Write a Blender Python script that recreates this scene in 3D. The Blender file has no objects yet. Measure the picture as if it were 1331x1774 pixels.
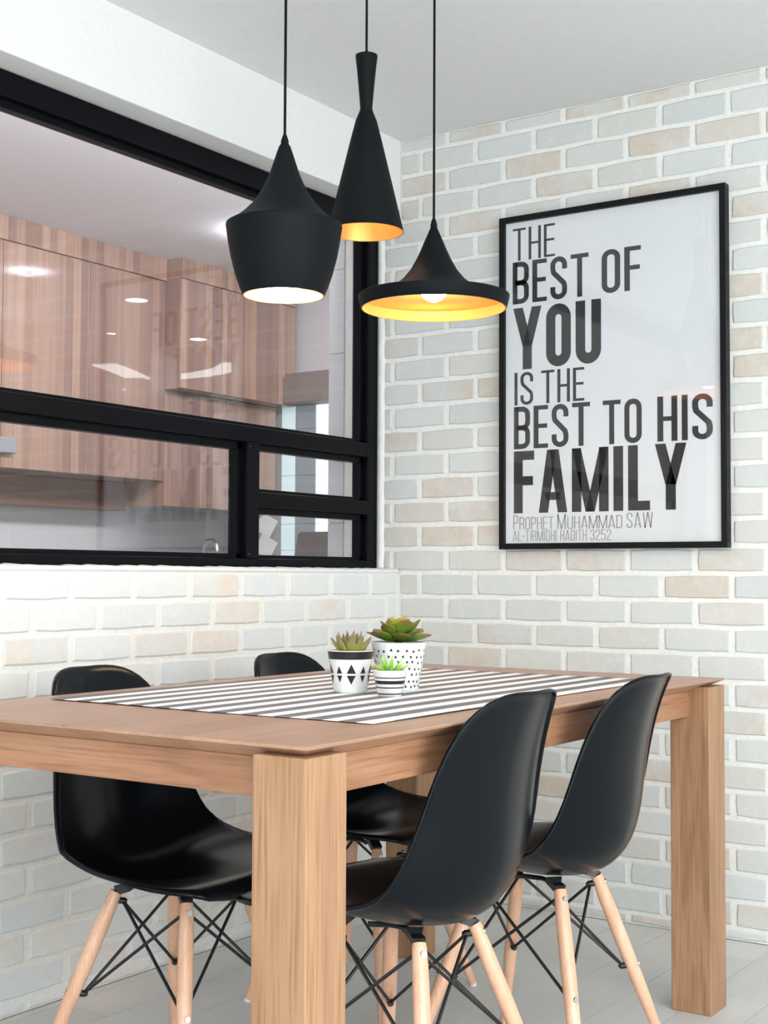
import bpy, bmesh, math, random
import numpy as np
from mathutils import Vector, Matrix
rnd = random.Random(7)
S = bpy.context.scene
COL = S.collection

# ------------------------------------------------------------------ camera
cam_d = bpy.data.cameras.new('camera'); cam = bpy.data.objects.new('camera', cam_d); COL.objects.link(cam)
F_PX, PITCH, YAW, ROLL = 2384.12, 0.04598, 0.59476, 0.0045
cy, sy, cp, sp = math.cos(YAW), math.sin(YAW), math.cos(PITCH), math.sin(PITCH)
fwd = Vector((-sy*cp, cy*cp, sp)); rgt = Vector((cy, sy, 0)); up = rgt.cross(fwd)
r2 = math.cos(ROLL)*rgt + math.sin(ROLL)*up; u2 = -math.sin(ROLL)*rgt + math.cos(ROLL)*up
M = Matrix((r2, u2, -fwd)).transposed().to_4x4(); M.translation = Vector((2.425, -3.671, 0.9845))
cam.matrix_world = M
cam_d.sensor_fit = 'VERTICAL'; cam_d.sensor_height = 36.0; cam_d.lens = 36.0*F_PX/1774.0
cam_d.clip_start = 0.02
S.camera = cam

# ------------------------------------------------------------------ world, window and fill light, exposure
w = bpy.data.worlds.new('sky'); S.world = w; w.use_nodes = True
w.node_tree.nodes['Background'].inputs[0].default_value = (0.78, 0.88, 1.0, 1)
w.node_tree.nodes['Background'].inputs[1].default_value = 1.0
S.view_settings.view_transform = 'Standard'; S.view_settings.look = 'None'
S.view_settings.exposure = 0.32; S.view_settings.gamma = 1.0; S.view_settings.use_curve_mapping = False

def area(name, loc, direction, sx, sy_, power, col=(1, 1, 1)):
    d = bpy.data.lights.new(name, 'AREA'); d.shape = 'RECTANGLE'; d.size = sx; d.size_y = sy_
    d.energy = power; d.color = col
    o = bpy.data.objects.new(name, d); COL.objects.link(o); o.location = loc
    o.rotation_euler = Vector(direction).to_track_quat('-Z', 'Y').to_euler()
    return o
area('daylight_right_window', (5.17, -3.1, 1.2), (-1, 0, 0), 2.9, 2.25, 108, (0.90, 0.96, 1.0))
area('daylight_rear_window', (4.0, -6.47, 1.2), (0, 1, 0), 2.3, 2.3, 62, (0.93, 0.97, 1.0))
area('dining_fill_light', (3.5, -4.7, 2.36), (0, 0, -1), 2.6, 2.6, 72, (0.97, 0.985, 1.0))  # overhead fill added out of view to lift floor, ceiling and low wall
area('kitchen_fill_light', (-0.25, -0.4, 2.36), (-1, 0, -.05), 4.4, 0.26, 56, (1.0, 0.96, 0.96))  # unseen area light added behind the lintel to brighten the kitchen

# ------------------------------------------------------------------ helpers
def link(name, me, mat=None, parent=None):
    o = bpy.data.objects.new(name, me); COL.objects.link(o)
    if mat is not None:
        if not me.materials: me.materials.append(mat)
    if parent is not None: o.parent = parent
    return o
def tag(o, label=None, cat=None, group=None, kind=None):
    if label: o['label'] = label
    if cat: o['category'] = cat
    if group: o['group'] = group
    if kind: o['kind'] = kind
    return o
def empty(name, loc=(0, 0, 0), rz=0.0):
    o = bpy.data.objects.new(name, None); COL.objects.link(o); o.location = loc; o.rotation_euler = (0, 0, rz)
    o.empty_display_size = 0.05
    return o
def mesh(name, V, Fc, smooth=False):
    me = bpy.data.meshes.new(name); me.from_pydata([tuple(v) for v in V], [], [tuple(f) for f in Fc]); me.update()
    if smooth: me.polygons.foreach_set('use_smooth', [True]*len(me.polygons))
    return me
def bm_mesh(name, bm, smooth=False, autos=None):
    bmesh.ops.recalc_face_normals(bm, faces=bm.faces)
    me = bpy.data.meshes.new(name); bm.to_mesh(me); bm.free()
    if smooth: me.polygons.foreach_set('use_smooth', [True]*len(me.polygons))
    if autos is not None: me.set_sharp_from_angle(angle=math.radians(autos))
    return me
def bm_box(bm, a, b, bev=0.0):
    x0, y0, z0 = a; x1, y1, z1 = b
    v = [bm.verts.new(c) for c in ((x0,y0,z0),(x1,y0,z0),(x1,y1,z0),(x0,y1,z0),(x0,y0,z1),(x1,y0,z1),(x1,y1,z1),(x0,y1,z1))]
    fs = [bm.faces.new([v[i] for i in f]) for f in ((3,2,1,0),(4,5,6,7),(0,1,5,4),(1,2,6,5),(2,3,7,6),(3,0,4,7))]
    if bev:
        es = list({e for f in fs for e in f.edges})
        bmesh.ops.bevel(bm, geom=es, offset=bev, segments=2, affect='EDGES', profile=0.5)
def box(name, a, b, mat, parent=None, bev=0.0):
    bm = bmesh.new(); bm_box(bm, [min(p, q) for p, q in zip(a, b)], [max(p, q) for p, q in zip(a, b)], bev)
    return link(name, bm_mesh(name, bm), mat, parent)
def bm_tube(bm, P, R, n=10, caps=True):
    P = [Vector(p) for p in P]
    if not hasattr(R, '__len__'): R = [R]*len(P)
    t0 = (P[1]-P[0]).normalized(); a = Vector((0, 0, 1)) if abs(t0.z) < .9 else Vector((1, 0, 0))
    u = t0.cross(a).normalized(); rings = []
    for i, p in enumerate(P):
        t = ((P[min(i+1, len(P)-1)]-P[max(i-1, 0)])).normalized()
        u = (u - t*u.dot(t)).normalized(); v = t.cross(u)
        rings.append([bm.verts.new(p + (u*math.cos(2*math.pi*k/n)+v*math.sin(2*math.pi*k/n))*R[i]) for k in range(n)])
    for i in range(len(P)-1):
        for k in range(n):
            bm.faces.new((rings[i][k], rings[i][(k+1) % n], rings[i+1][(k+1) % n], rings[i+1][k]))
    if caps: bm.faces.new(rings[0][::-1]); bm.faces.new(rings[-1])
def tube(name, P, R, mat, parent=None, n=10, autos=40):
    bm = bmesh.new(); bm_tube(bm, P, R, n)
    return link(name, bm_mesh(name, bm, True, autos), mat, parent)
def lathe(name, prof, mat, parent=None, n=64, closed=False, autos=35):
    bm = bmesh.new(); rings = []
    for r, z in prof:
        if r < 1e-6: rings.append([bm.verts.new((0, 0, z))])
        else: rings.append([bm.verts.new((r*math.cos(2*math.pi*k/n), r*math.sin(2*math.pi*k/n), z)) for k in range(n)])
    R = rings + ([rings[0]] if closed else [])
    for A, B in zip(R[:-1], R[1:]):
        for k in range(n):
            k2 = (k+1) % n
            if len(A) == 1 and len(B) == 1: continue
            if len(A) == 1: bm.faces.new((A[0], B[k], B[k2]))
            elif len(B) == 1: bm.faces.new((A[k], A[k2], B[0]))
            else: bm.faces.new((A[k], A[k2], B[k2], B[k]))
    return link(name, bm_mesh(name, bm, True, autos), mat, parent)
def spline(kx, ky, x):
    kx = np.array(kx, float); ky = np.array(ky, float); x = np.asarray(x, float)
    n = len(kx); h = np.diff(kx); A = np.zeros((n, n)); b = np.zeros(n); A[0, 0] = A[-1, -1] = 1
    for i in range(1, n-1):
        A[i, i-1] = h[i-1]; A[i, i] = 2*(h[i-1]+h[i]); A[i, i+1] = h[i]
        b[i] = 6*((ky[i+1]-ky[i])/h[i]-(ky[i]-ky[i-1])/h[i-1])
    m = np.linalg.solve(A, b); i = np.clip(np.searchsorted(kx, x)-1, 0, n-2); t0 = kx[i+1]-x; t1 = x-kx[i]; hi = h[i]
    val = m[i]*t0**3/(6*hi)+m[i+1]*t1**3/(6*hi)+(ky[i]/hi-m[i]*hi/6)*t0+(ky[i+1]/hi-m[i+1]*hi/6)*t1
    der = -m[i]*t0**2/(2*hi)+m[i+1]*t1**2/(2*hi)-(ky[i]/hi-m[i]*hi/6)+(ky[i+1]/hi-m[i+1]*hi/6)
    return val, der

# ------------------------------------------------------------------ materials
def srgb(r, g, b):
    f = lambda c: (c/255/12.92) if c/255 <= .04045 else ((c/255+.055)/1.055)**2.4
    return (f(r), f(g), f(b), 1)
class NT:
    def __init__(s, name):
        s.m = bpy.data.materials.new(name); s.m.use_nodes = True; s.t = s.m.node_tree; s.N = s.t.nodes; s.b = s.N['Principled BSDF']; s.out = s.N['Material Output']
    def n(s, typ, **kw):
        o = s.N.new(typ)
        for k, v in kw.items():
            if k.startswith('i_'): o.inputs[k[2:].replace('_', ' ')].default_value = v
            else: setattr(o, k, v)
        return o
    def l(s, a, b): s.t.links.new(a, b)
    def ramp(s, fac, stops):
        r = s.n('ShaderNodeValToRGB'); e = r.color_ramp.elements
        while len(e) < len(stops): e.new(0.5)
        for x, (p_, c) in zip(e, stops): x.position = p_; x.color = c
        s.l(fac, r.inputs[0]); return r.outputs[0]
    def mix(s, fac, a, b, mode='MIX'):
        m = s.n('ShaderNodeMix', data_type='RGBA', blend_type=mode)
        for sock, v in ((m.inputs[0], fac), (m.inputs[6], a), (m.inputs[7], b)):
            if hasattr(v, 'is_linked'): s.l(v, sock)
            else: sock.default_value = v
        return m.outputs[2]
    def coords(s, scale=(1, 1, 1), which='Object', loc=None):
        tc = s.n('ShaderNodeTexCoord'); mp = s.n('ShaderNodeMapping'); mp.inputs['Scale'].default_value = scale
        s.l(tc.outputs[which], mp.inputs['Vector'])
        if loc is not None: s.l(loc, mp.inputs['Location'])
        return mp.outputs[0]
    def noise(s, vec, scale, detail=4, rough=.55, dist=0):
        n = s.n('ShaderNodeTexNoise'); n.inputs['Scale'].default_value = scale; n.inputs['Detail'].default_value = detail
        n.inputs['Roughness'].default_value = rough; n.inputs['Distortion'].default_value = dist
        s.l(vec, n.inputs['Vector']); return n.outputs['Fac']
    def bump(s, h, strength=.3, dist=.005):
        b = s.n('ShaderNodeBump'); b.inputs['Strength'].default_value = strength; b.inputs['Distance'].default_value = dist
        s.l(h, b.inputs['Height']); s.l(b.outputs[0], s.b.inputs['Normal'])
    def set(s, **kw):
        for k, v in kw.items(): s.b.inputs[k.replace('_', ' ')].default_value = v
def plain(name, col, rough=.5, metal=0.0, grain=0.0, gscale=200, **kw):
    t = NT(name); t.set(Base_Color=col, Roughness=rough, Metallic=metal, **kw)
    v = t.coords(); n = t.noise(v, gscale, 3)
    c2 = tuple(x*.9 for x in col[:3])+(1,)
    t.l(t.mix(n, c2, col), t.b.inputs['Base Color'])
    if grain: t.bump(n, grain, .001)
    return t.m
def rand_offset(t):
    oi = t.n('ShaderNodeObjectInfo'); mu = t.n('ShaderNodeVectorMath', operation='SCALE'); cx = t.n('ShaderNodeCombineXYZ')
    for i in range(3): t.l(oi.outputs['Random'], cx.inputs[i])
    mu.inputs['Scale'].default_value = 37.0; t.l(cx.outputs[0], mu.inputs[0]); return mu.outputs[0], oi.outputs['Random']
def wood(name, axis, dark, mid, light, rough=.42, plank=0.0, scale=1.0, ring=1.0):
    t = NT(name); off, rn = rand_offset(t)
    sc = [9*scale]*3; sc[axis] = .9*scale
    v = t.coords(sc, loc=off)
    broad = t.noise(v, 1.0, 3, .5, .8)
    wv = t.n('ShaderNodeMath', operation='MULTIPLY'); wv.inputs[1].default_value = 9*ring; t.l(broad, wv.inputs[0])
    fr = t.n('ShaderNodeMath', operation='PINGPONG'); fr.inputs[1].default_value = 1.0; t.l(wv.outputs[0], fr.inputs[0])
    sc2 = [220*scale]*3; sc2[axis] = 7*scale
    fine = t.noise(t.coords(sc2, loc=off), 1.0, 2, .6)
    c = t.ramp(fr.outputs[0], [(0, dark), (.35, mid), (1, light)])
    c = t.mix(.35, t.ramp(broad, [(.3, mid), (.7, light)]), c)
    c = t.mix(t.ramp(fine, [(.45, (0, 0, 0, 1)), (.75, (.6, .6, .6, 1))]), c, dark)
    if plank:
        oc = t.coords(); sx = t.n('ShaderNodeSeparateXYZ'); t.l(oc, sx.inputs[0])
        d = t.n('ShaderNodeMath', operation='DIVIDE'); d.inputs[1].default_value = plank; t.l(sx.outputs[0 if axis == 1 else 1], d.inputs[0])
        fl = t.n('ShaderNodeMath', operation='FLOOR'); t.l(d.outputs[0], fl.inputs[0])
        wn = t.n('ShaderNodeTexWhiteNoise', noise_dimensions='1D'); t.l(fl.outputs[0], wn.inputs['W'])
        c = t.mix(1.0, c, t.ramp(wn.outputs['Value'], [(0, (.86, .84, .83, 1)), (1, (1.05, 1.04, 1.02, 1))]), 'MULTIPLY')
    t.l(c, t.b.inputs['Base Color']); t.set(Roughness=rough)
    t.bump(fine, .06, .001)
    return t.m
TW = (srgb(116, 74, 50), srgb(156, 109, 78), srgb(174, 129, 97))
wood_top = wood('oak_top', 1, srgb(152, 114, 91), srgb(172, 133, 108), srgb(184, 148, 123), .34, plank=.11)
wood_leg = wood('oak_leg', 2, srgb(112, 74, 48), srgb(155, 115, 82), srgb(172, 134, 101), .45, ring=1.0)
wood_apx = wood('oak_apron_short', 0, *TW, .45)
wood_apy = wood('oak_apron_long', 1, *TW, .45)
beech = wood('beech_dowel', 2, srgb(196, 146, 116), srgb(220, 172, 142), srgb(230, 188, 160), .28, scale=2.0, ring=.5)
black_plastic = plain('black_polypropylene', (.0030, .0042, .006, 1), .23, 0, .02, 900, Specular_IOR_Level=.19, Specular_Tint=(.82, .91, 1, 1))
black_metal = plain('black_wire', (.008, .008, .009, 1), .4)
steel = plain('steel', (.62, .62, .62, 1), .3, 1.0)
white_glide = plain('white_glide', (.75, .75, .75, 1), .4)
black_frame = plain('black_window_paint', (.0025, .003, .0045, 1), .34, Specular_IOR_Level=.10)
lamp_black = plain('lamp_black', (.0042, .0062, .0074, 1), .6, 0, .15, 700, Specular_IOR_Level=.13)
lamp_gold = plain('lamp_gold', (.88, .45, .13, 1), .42, .6, .3, 160)
cord_m = plain('cord_black', (.004, .004, .005, 1), .6, Specular_IOR_Level=.15)
poster_black = plain('poster_frame_black', (.004, .004, .005, 1), .4, Specular_IOR_Level=.2)
paper = plain('poster_paper', (.70, .72, .745, 1), .8)
ink = plain('ink_black', (.018, .018, .019, 1), .6)
ink_grey = plain('ink_grey', (.30, .30, .31, 1), .6)
ceramic = plain('white_ceramic', (.82, .82, .80, 1), .25)
glaze = plain('black_glaze', (.012, .012, .014, 1), .3)
soil = plain('potting_soil', (.05, .035, .025, 1), .9, 0, .6, 300)
plaster = plain('white_plaster', (.80, .81, .80, 1), .8, 0, .1, 60)
ceil_m = plain('ceiling_paint', (.80, .815, .81, 1), .85, 0, .05, 60)
kit_ceil = plain('kitchen_ceiling_paint', (.86, .85, .875, 1), .85)
kit_tile = plain('kitchen_tile', (.66, .67, .69, 1), .25)
kit_dish = plain('lamp_dish', (.7, .7, .72, 1), .5)
stub_tile = plain('stub_wall_tile', (.56, .56, .585, 1), .3)
kit_grout = plain('kitchen_grout', (.80, .80, .80, 1), .7)
grey_app = plain('grey_appliance', (.13, .12, .12, 1), .4)
stone = plain('worktop_stone', (.55, .55, .55, 1), .3)
teal_glass = plain('louvre_glass', (.62, .74, .76, 1), .2, Emission_Color=(.62, .80, .84, 1), Emission_Strength=.42)  # emission stands for daylight coming through the pane
slate_glass = plain('slate_glass', (.22, .26, .28, 1), .3, Emission_Color=(.5, .6, .68, 1), Emission_Strength=.12)  # weak glow put in for the backlight on the darker pane

def emit(name, col, st):
    t = NT(name); t.set(Base_Color=(0, 0, 0, 1), Emission_Color=col, Emission_Strength=st, Roughness=.5); return t.m
bulb_ms = [emit('bulb_glow', (1.0, .88, .70, 1), e_) for e_ in (85, 40, 60)]
spot_m = emit('added_spot_glow', (1, .97, .92, 1), 45)  # glow of the spots added for the door reflections
strip_m = emit('added_strip_glow', (.95, 1, .98, 1), 7)  # glow of the strips added for the door reflections
kit_lamp_m = emit('kitchen_lamp_glow', (.84, .88, 1, 1), 42)
day_m = emit('daylit_pane', (.88, .95, 1, 1), 1.05)

def glass(name, tint=(1, 1, 1, 1), boost=1.0):
    t = NT(name); t.N.remove(t.b)
    tr = t.n('ShaderNodeBsdfTransparent'); tr.inputs[0].default_value = tint
    gl = t.n('ShaderNodeBsdfGlossy'); gl.inputs['Roughness'].default_value = 0.0
    fr = t.n('ShaderNodeFresnel'); ge = t.n('ShaderNodeNewGeometry')   # same reflectance entering and leaving the sheet
    io = t.n('ShaderNodeMapRange'); io.inputs['To Min'].default_value = 1.5; io.inputs['To Max'].default_value = 1/1.5
    t.l(ge.outputs['Backfacing'], io.inputs['Value']); t.l(io.outputs[0], fr.inputs['IOR'])
    mu = t.n('ShaderNodeMath', operation='MULTIPLY', use_clamp=True); mu.inputs[1].default_value = boost; t.l(fr.outputs[0], mu.inputs[0])
    mx = t.n('ShaderNodeMixShader'); t.l(mu.outputs[0], mx.inputs[0]); t.l(tr.outputs[0], mx.inputs[1]); t.l(gl.outputs[0], mx.inputs[2])
    t.l(mx.outputs[0], t.out.inputs[0]); return t.m
win_glass = glass('window_glass', (.97, .975, .985, 1), 1.0)
pic_glass = glass('picture_glass', (1, 1, 1, 1), .6)

def brick_mat(name, cols, tan, top):
    t = NT(name); off, rn = rand_offset(t)
    v = t.coords(loc=off)
    n1 = t.noise(v, 9, 4, .6); n2 = t.noise(v, 110, 5, .75); n3 = t.noise(v, 34, 4, .7)
    base = t.ramp(rn, [(i_/(len(cols)-1), srgb(*c_)) for i_, c_ in enumerate(cols)])
    rn2 = t.n('ShaderNodeMath', operation='MULTIPLY'); rn2.inputs[1].default_value = 7.13; t.l(rn, rn2.inputs[0])
    fr2 = t.n('ShaderNodeMath', operation='FRACT'); t.l(rn2.outputs[0], fr2.inputs[0])
    amt = t.mix(1.0, t.ramp(fr2.outputs[0], [(.72, (0, 0, 0, 1)), (.80, (.9, .9, .9, 1))]), t.ramp(n1, [(.38, (.1, .1, .1, 1)), (.62, (1, 1, 1, 1))]), 'MULTIPLY')
    c = t.mix(amt, base, srgb(*tan))
    c = t.mix(t.ramp(n3, [(.5, (0, 0, 0, 1)), (.75, (.55, .55, .55, 1))]), c, srgb(*top))
    c = t.mix(t.ramp(n2, [(.3, (.16, .16, .16, 1)), (.5, (0, 0, 0, 1))]), c, srgb(180, 182, 178))
    t.l(c, t.b.inputs['Base Color']); t.set(Roughness=.85, Specular_IOR_Level=.2)
    t.bump(t.mix(.5, n2, n3), .45, .006); return t.m
brick_m = brick_mat('whitewashed_brick', [(203, 207, 206), (209, 212, 210), (201, 205, 204), (208, 207, 202), (206, 209, 207), (204, 201, 195), (208, 211, 209)], (203, 190, 176), (216, 217, 213))
brick_left_m = brick_mat('whitewashed_brick_lit', [(215, 220, 222), (221, 224, 224), (213, 219, 221), (223, 223, 220), (217, 222, 223)], (221, 211, 199), (230, 231, 229))  # same brick as the back wall; brighter light here put into its colour
def mortar_mat():
    t = NT('pale_mortar'); v = t.coords(); n = t.noise(v, 90, 5, .7)
    t.l(t.ramp(n, [(.3, srgb(222, 223, 219)), (.7, srgb(238, 238, 234))]), t.b.inputs['Base Color']); t.set(Roughness=.95, Specular_IOR_Level=.2)
    t.bump(n, .5, .006); return t.m
mortar_m = mortar_mat()
def floor_mat():
    t = NT('pale_grey_plank_tile'); off, rn = rand_offset(t)
    n = t.noise(t.coords((14, 1.2, 14), loc=off), 3, 4)
    c = t.mix(n, srgb(204, 204, 202), srgb(215, 215, 212))
    c = t.mix(1.0, c, t.ramp(rn, [(0, (.95, .95, .95, 1)), (1, (1.02, 1.02, 1.02, 1))]), 'MULTIPLY')
    t.l(c, t.b.inputs['Base Color']); t.set(Roughness=.42, Specular_IOR_Level=.4); return t.m
floor_m = floor_mat()
grout_m = plain('floor_grout', srgb(226, 226, 224), .8)
def laminate():
    t = NT('walnut_laminate'); off, rn = rand_offset(t)
    b = t.noise(t.coords((1, 7.5, .12), loc=off), 1.6, 2, .5)
    f = t.noise(t.coords((1, 110, 1.6), loc=off), 1.0, 3, .6)
    oc = t.coords(loc=off); sx = t.n('ShaderNodeSeparateXYZ'); t.l(oc, sx.inputs[0])
    d = t.n('ShaderNodeMath', operation='DIVIDE'); d.inputs[1].default_value = .047; t.l(sx.outputs[1], d.inputs[0])
    fl = t.n('ShaderNodeMath', operation='FLOOR'); t.l(d.outputs[0], fl.inputs[0])
    wn = t.n('ShaderNodeTexWhiteNoise', noise_dimensions='1D'); t.l(fl.outputs[0], wn.inputs['W'])
    c = t.ramp(b, [(.3, srgb(139, 108, 96)), (.5, srgb(163, 130, 114)), (.72, srgb(184, 154, 135))])
    c = t.mix(.55, c, t.ramp(wn.outputs['Value'], [(0, srgb(112, 90, 86)), (.35, srgb(150, 121, 108)), (.7, srgb(172, 141, 124)), (1, srgb(198, 168, 146))]))
    c = t.mix(t.ramp(f, [(.4, (0, 0, 0, 1)), (.7, (.35, .35, .35, 1))]), c, srgb(112, 84, 76))
    t.l(c, t.b.inputs['Base Color']); t.set(Roughness=.4, Specular_IOR_Level=.3, Coat_Weight=1.0, Coat_Roughness=.015); return t.m
lam = laminate()
def runner_mat():
    t = NT('striped_runner'); tc = t.coords(); sx = t.n('ShaderNodeSeparateXYZ'); t.l(tc, sx.inputs[0])
    a = t.n('ShaderNodeMath', operation='DIVIDE'); a.inputs[1].default_value = .726/11; t.l(sx.outputs[0], a.inputs[0])
    fr = t.n('ShaderNodeMath', operation='FRACT'); t.l(a.outputs[0], fr.inputs[0])
    gt = t.n('ShaderNodeMath', operation='GREATER_THAN'); gt.inputs[1].default_value = .52; t.l(fr.outputs[0], gt.inputs[0])
    n = t.noise(t.coords(), 700, 2)
    c = t.mix(gt.outputs[0], srgb(122, 122, 127), srgb(240, 240, 240)); t.l(c, t.b.inputs['Base Color']); t.set(Roughness=.85, Specular_IOR_Level=.2)
    t.bump(n, .2, .001); return t.m
runner_m = runner_mat()
def leaf_mat(name, base, mid, tip, h):
    t = NT(name); tc = t.n('ShaderNodeTexCoord'); sx = t.n('ShaderNodeSeparateXYZ'); t.l(tc.outputs['UV'], sx.inputs[0])
    n = t.noise(t.coords(), 140, 4, .7)
    ad = t.n('ShaderNodeMath', operation='MULTIPLY_ADD'); ad.inputs[1].default_value = .35; t.l(n, ad.inputs[0]); 
    sb = t.n('ShaderNodeMath', operation='SUBTRACT'); sb.inputs[1].default_value = .17; t.l(sx.outputs[1], sb.inputs[0]); t.l(sb.outputs[0], ad.inputs[2])
    t.l(t.ramp(ad.outputs[0], [(0, base), (.5, mid), (1, tip)]), t.b.inputs['Base Color']); t.set(Roughness=.42, Specular_IOR_Level=.4)
    return t.m
leaf_olive = leaf_mat('olive_leaf', srgb(142, 152, 56), srgb(140, 138, 74), srgb(122, 100, 84), .05)
leaf_green = leaf_mat('broad_leaf', srgb(30, 92, 28), srgb(96, 128, 32), srgb(112, 82, 56), .05)
leaf_yell = leaf_mat('young_leaf', srgb(104, 150, 28), srgb(176, 184, 50), srgb(160, 130, 60), .05)
leaf_lime = leaf_mat('lime_leaf', srgb(96, 176, 40), srgb(150, 205, 72), srgb(200, 225, 140), .05)

# ================================================================== SETTING
H = 2.389
RX, RY = 5.2, -6.5
def structure(o): o['kind'] = 'structure'; return o
# floor: plank tiles
fl = structure(box('floor', (-0.2, RY, -.03), (RX, 0.2, -.0025), grout_m))
TWD, TL = .148, .9
bm = bmesh.new(); bm_box(bm, (-TWD/2+.001, -TL/2+.001, -.02), (TWD/2-.001, TL/2-.001, 0))
bmesh.ops.delete(bm, geom=[f for f in bm.faces if f.calc_center_median().z < -.019], context='FACES_ONLY')
tile_me = bm_mesh('floor_tile', bm); tile_me.materials.append(floor_m)
tiles = []
ncol = int(RX/TWD)+2
for c in range(ncol):
    x = -.122+TWD*c+TWD/2
    off = (c*0.37 % 1)*TL
    y = .25-off
    while y > RY: tiles.append((x, y)); y -= TL
tiles.sort(key=lambda q: math.hypot(q[0]-1.2, q[1]+1.6))
for x, y in tiles[:290]:
    if x-TWD/2 > RX-.0 or x < -.1: continue
    if y+TL/2 > .0 or y-TL/2 < RY or x+TWD/2 > RX or x-TWD/2 < .0:
        a, b = max(x-TWD/2+.001, .0), min(x+TWD/2-.001, RX); p_, q_ = max(y-TL/2+.001, RY), min(y+TL/2-.001, .0)
        if b-a < .004 or q_-p_ < .004: continue
        o = box('floor_tile', (a-x, p_-y, -.02), (b-x, q_-y, 0), floor_m, fl); o.location = (x, y, 0)
    else:
        o = link('floor_tile', tile_me, None, fl); o.location = (x, y, 0)
# ceiling
structure(box('ceiling', (-.0, RY, H), (RX, 0.2, H+.08), ceil_m))

# bricks -------------------------------------------------------------
BL, BH, DEP = .1905, .0625, .0045
def brick_mesh(L, Hh, seed, mat=None):
    mat = mat or brick_m
    r = random.Random(seed); n = 5
    j = lambda s: r.uniform(-s, s)
    bm = bmesh.new(); outer = []; inner = []; front = []
    # outline with slightly uneven edges : 4 corners + mid points
    pts = [(-.5, -.5), (-.17, -.5), (.17, -.5), (.5, -.5), (.5, 0), (.5, .5), (.17, .5), (-.17, .5), (-.5, .5), (-.5, 0)]
    for a, b in pts:
        x = a*L+j(.0013); z = b*Hh+j(.0013)
        if abs(a) == .5 and abs(b) == .5: x *= .985; z *= .95
        outer.append(bm.verts.new((x, .008, z))); inner.append(bm.verts.new((x*.995, -DEP+.0028, z*.99)))
        front.append(bm.verts.new((x-math.copysign(.004, a)*(abs(a) > .4), -DEP+j(.0004), z-math.copysign(.004, b)*(abs(b) > .4))))
    m = len(pts)
    for i in range(m):
        k = (i+1) % m
        bm.faces.new((outer[i], outer[k], inner[k], inner[i])); bm.faces.new((inner[i], inner[k], front[k], front[i]))
    c1 = bm.verts.new((-.15*L, -DEP-.0003+j(.0004), j(.004))); c2 = bm.verts.new((.15*L, -DEP-.0003+j(.0004), j(.004)))
    for i in (7, 8, 9, 0): bm.faces.new((front[i], front[(i+1) % m], c1))
    bm.faces.new((front[1], front[2], c2, c1)); bm.faces.new((front[6], front[7], c1, c2))
    for i in (2, 3, 4, 5): bm.faces.new((front[i], front[(i+1) % m], c2))
    me = bm_mesh('brick', bm, True, 22); me.materials.append(mat); return me
variants = [brick_mesh(BL, BH, i) for i in range(14)]; variants_left = [brick_mesh(BL, BH, i, brick_left_m) for i in range(14)]
cutcache = {}
def cut_brick(L, Hh, left):
    k = (round(L, 3), round(Hh, 3), rnd.randrange(3), left)
    if k not in cutcache: cutcache[k] = brick_mesh(L, Hh, hash(k) % 1000, brick_left_m if left else brick_m)
    return cutcache[k]
def zj(k): return .993+.0761*k if 0 <= k <= 9 else (.993+.074*k if k < 0 else .993+.0761*9+.0741*(k-9))

wb = structure(box('wall_back', (-.22, .0042, 0), (RX, .16, 2.6), mortar_m))
def back_rows():
    out = []
    for k in range(-14, 19):
        z0, z1 = zj(k)+.006, zj(k+1)-.006
        z0 = max(z0, .004); z1 = min(z1, H-.003)
        if z1-z0 < .012: continue
        xs = (.079 if k % 2 else .178)
        start = -.058 if k >= 0 and zj(k+1) < 2.16 else .006
        b = xs - .2035*2
        while b < RX-.05:
            a0, a1 = b+.0065, b+.2035-.0065
            a0 = max(a0, start); a1 = min(a1, RX)
            if a1-a0 > .012: out.append((a0, a1, z0, z1))
            b += .2035
    return out
rows = back_rows()
near = [q for q in rows if q[0] < 1.32]; far = [q for q in rows if q[0] >= 1.32]
near.sort(key=lambda q: q[0])
def add_brick(parent, a0, a1, z0, z1, left=False):
    L, Hh = a1-a0, z1-z0
    me = rnd.choice(variants_left if left else variants) if abs(L-BL) < .004 and abs(Hh-BH) < .003 else cut_brick(L, Hh, left)
    o = link('brick', me, None, parent)
    c, z = (a0+a1)/2, (z0+z1)/2
    if left: o.location = (-DEP+.0, c, z); o.rotation_euler = (rnd.uniform(-.004, .004), 0, math.pi/2)
    else: o.location = (c, DEP, z); o.rotation_euler = (0, rnd.uniform(-.006, .006), rnd.uniform(-.004, .004))
    return o
def joined_bricks(parent, lst, left):
    V, Fc = [], []
    for a0, a1, z0, z1 in lst:
        me = rnd.choice(variants); sx, sz = (a1-a0)/BL, (z1-z0)/BH; c, z = (a0+a1)/2, (z0+z1)/2; n = len(V)
        for v in me.vertices:
            x, y, zz = v.co.x*sx, v.co.y, v.co.z*sz
            V.append((-DEP-y, c+x, z+zz) if left else (c+x, DEP+y, z+zz))
        for f in me.polygons: Fc.append([n+i for i in f.vertices])
    o = link('distant_bricks', mesh('distant_bricks', V, Fc), brick_left_m if left else brick_m, parent); o['kind'] = 'stuff'
for q in near[:298]: add_brick(wb, *q)
joined_bricks(wb, near[298:]+far, False)

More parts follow.
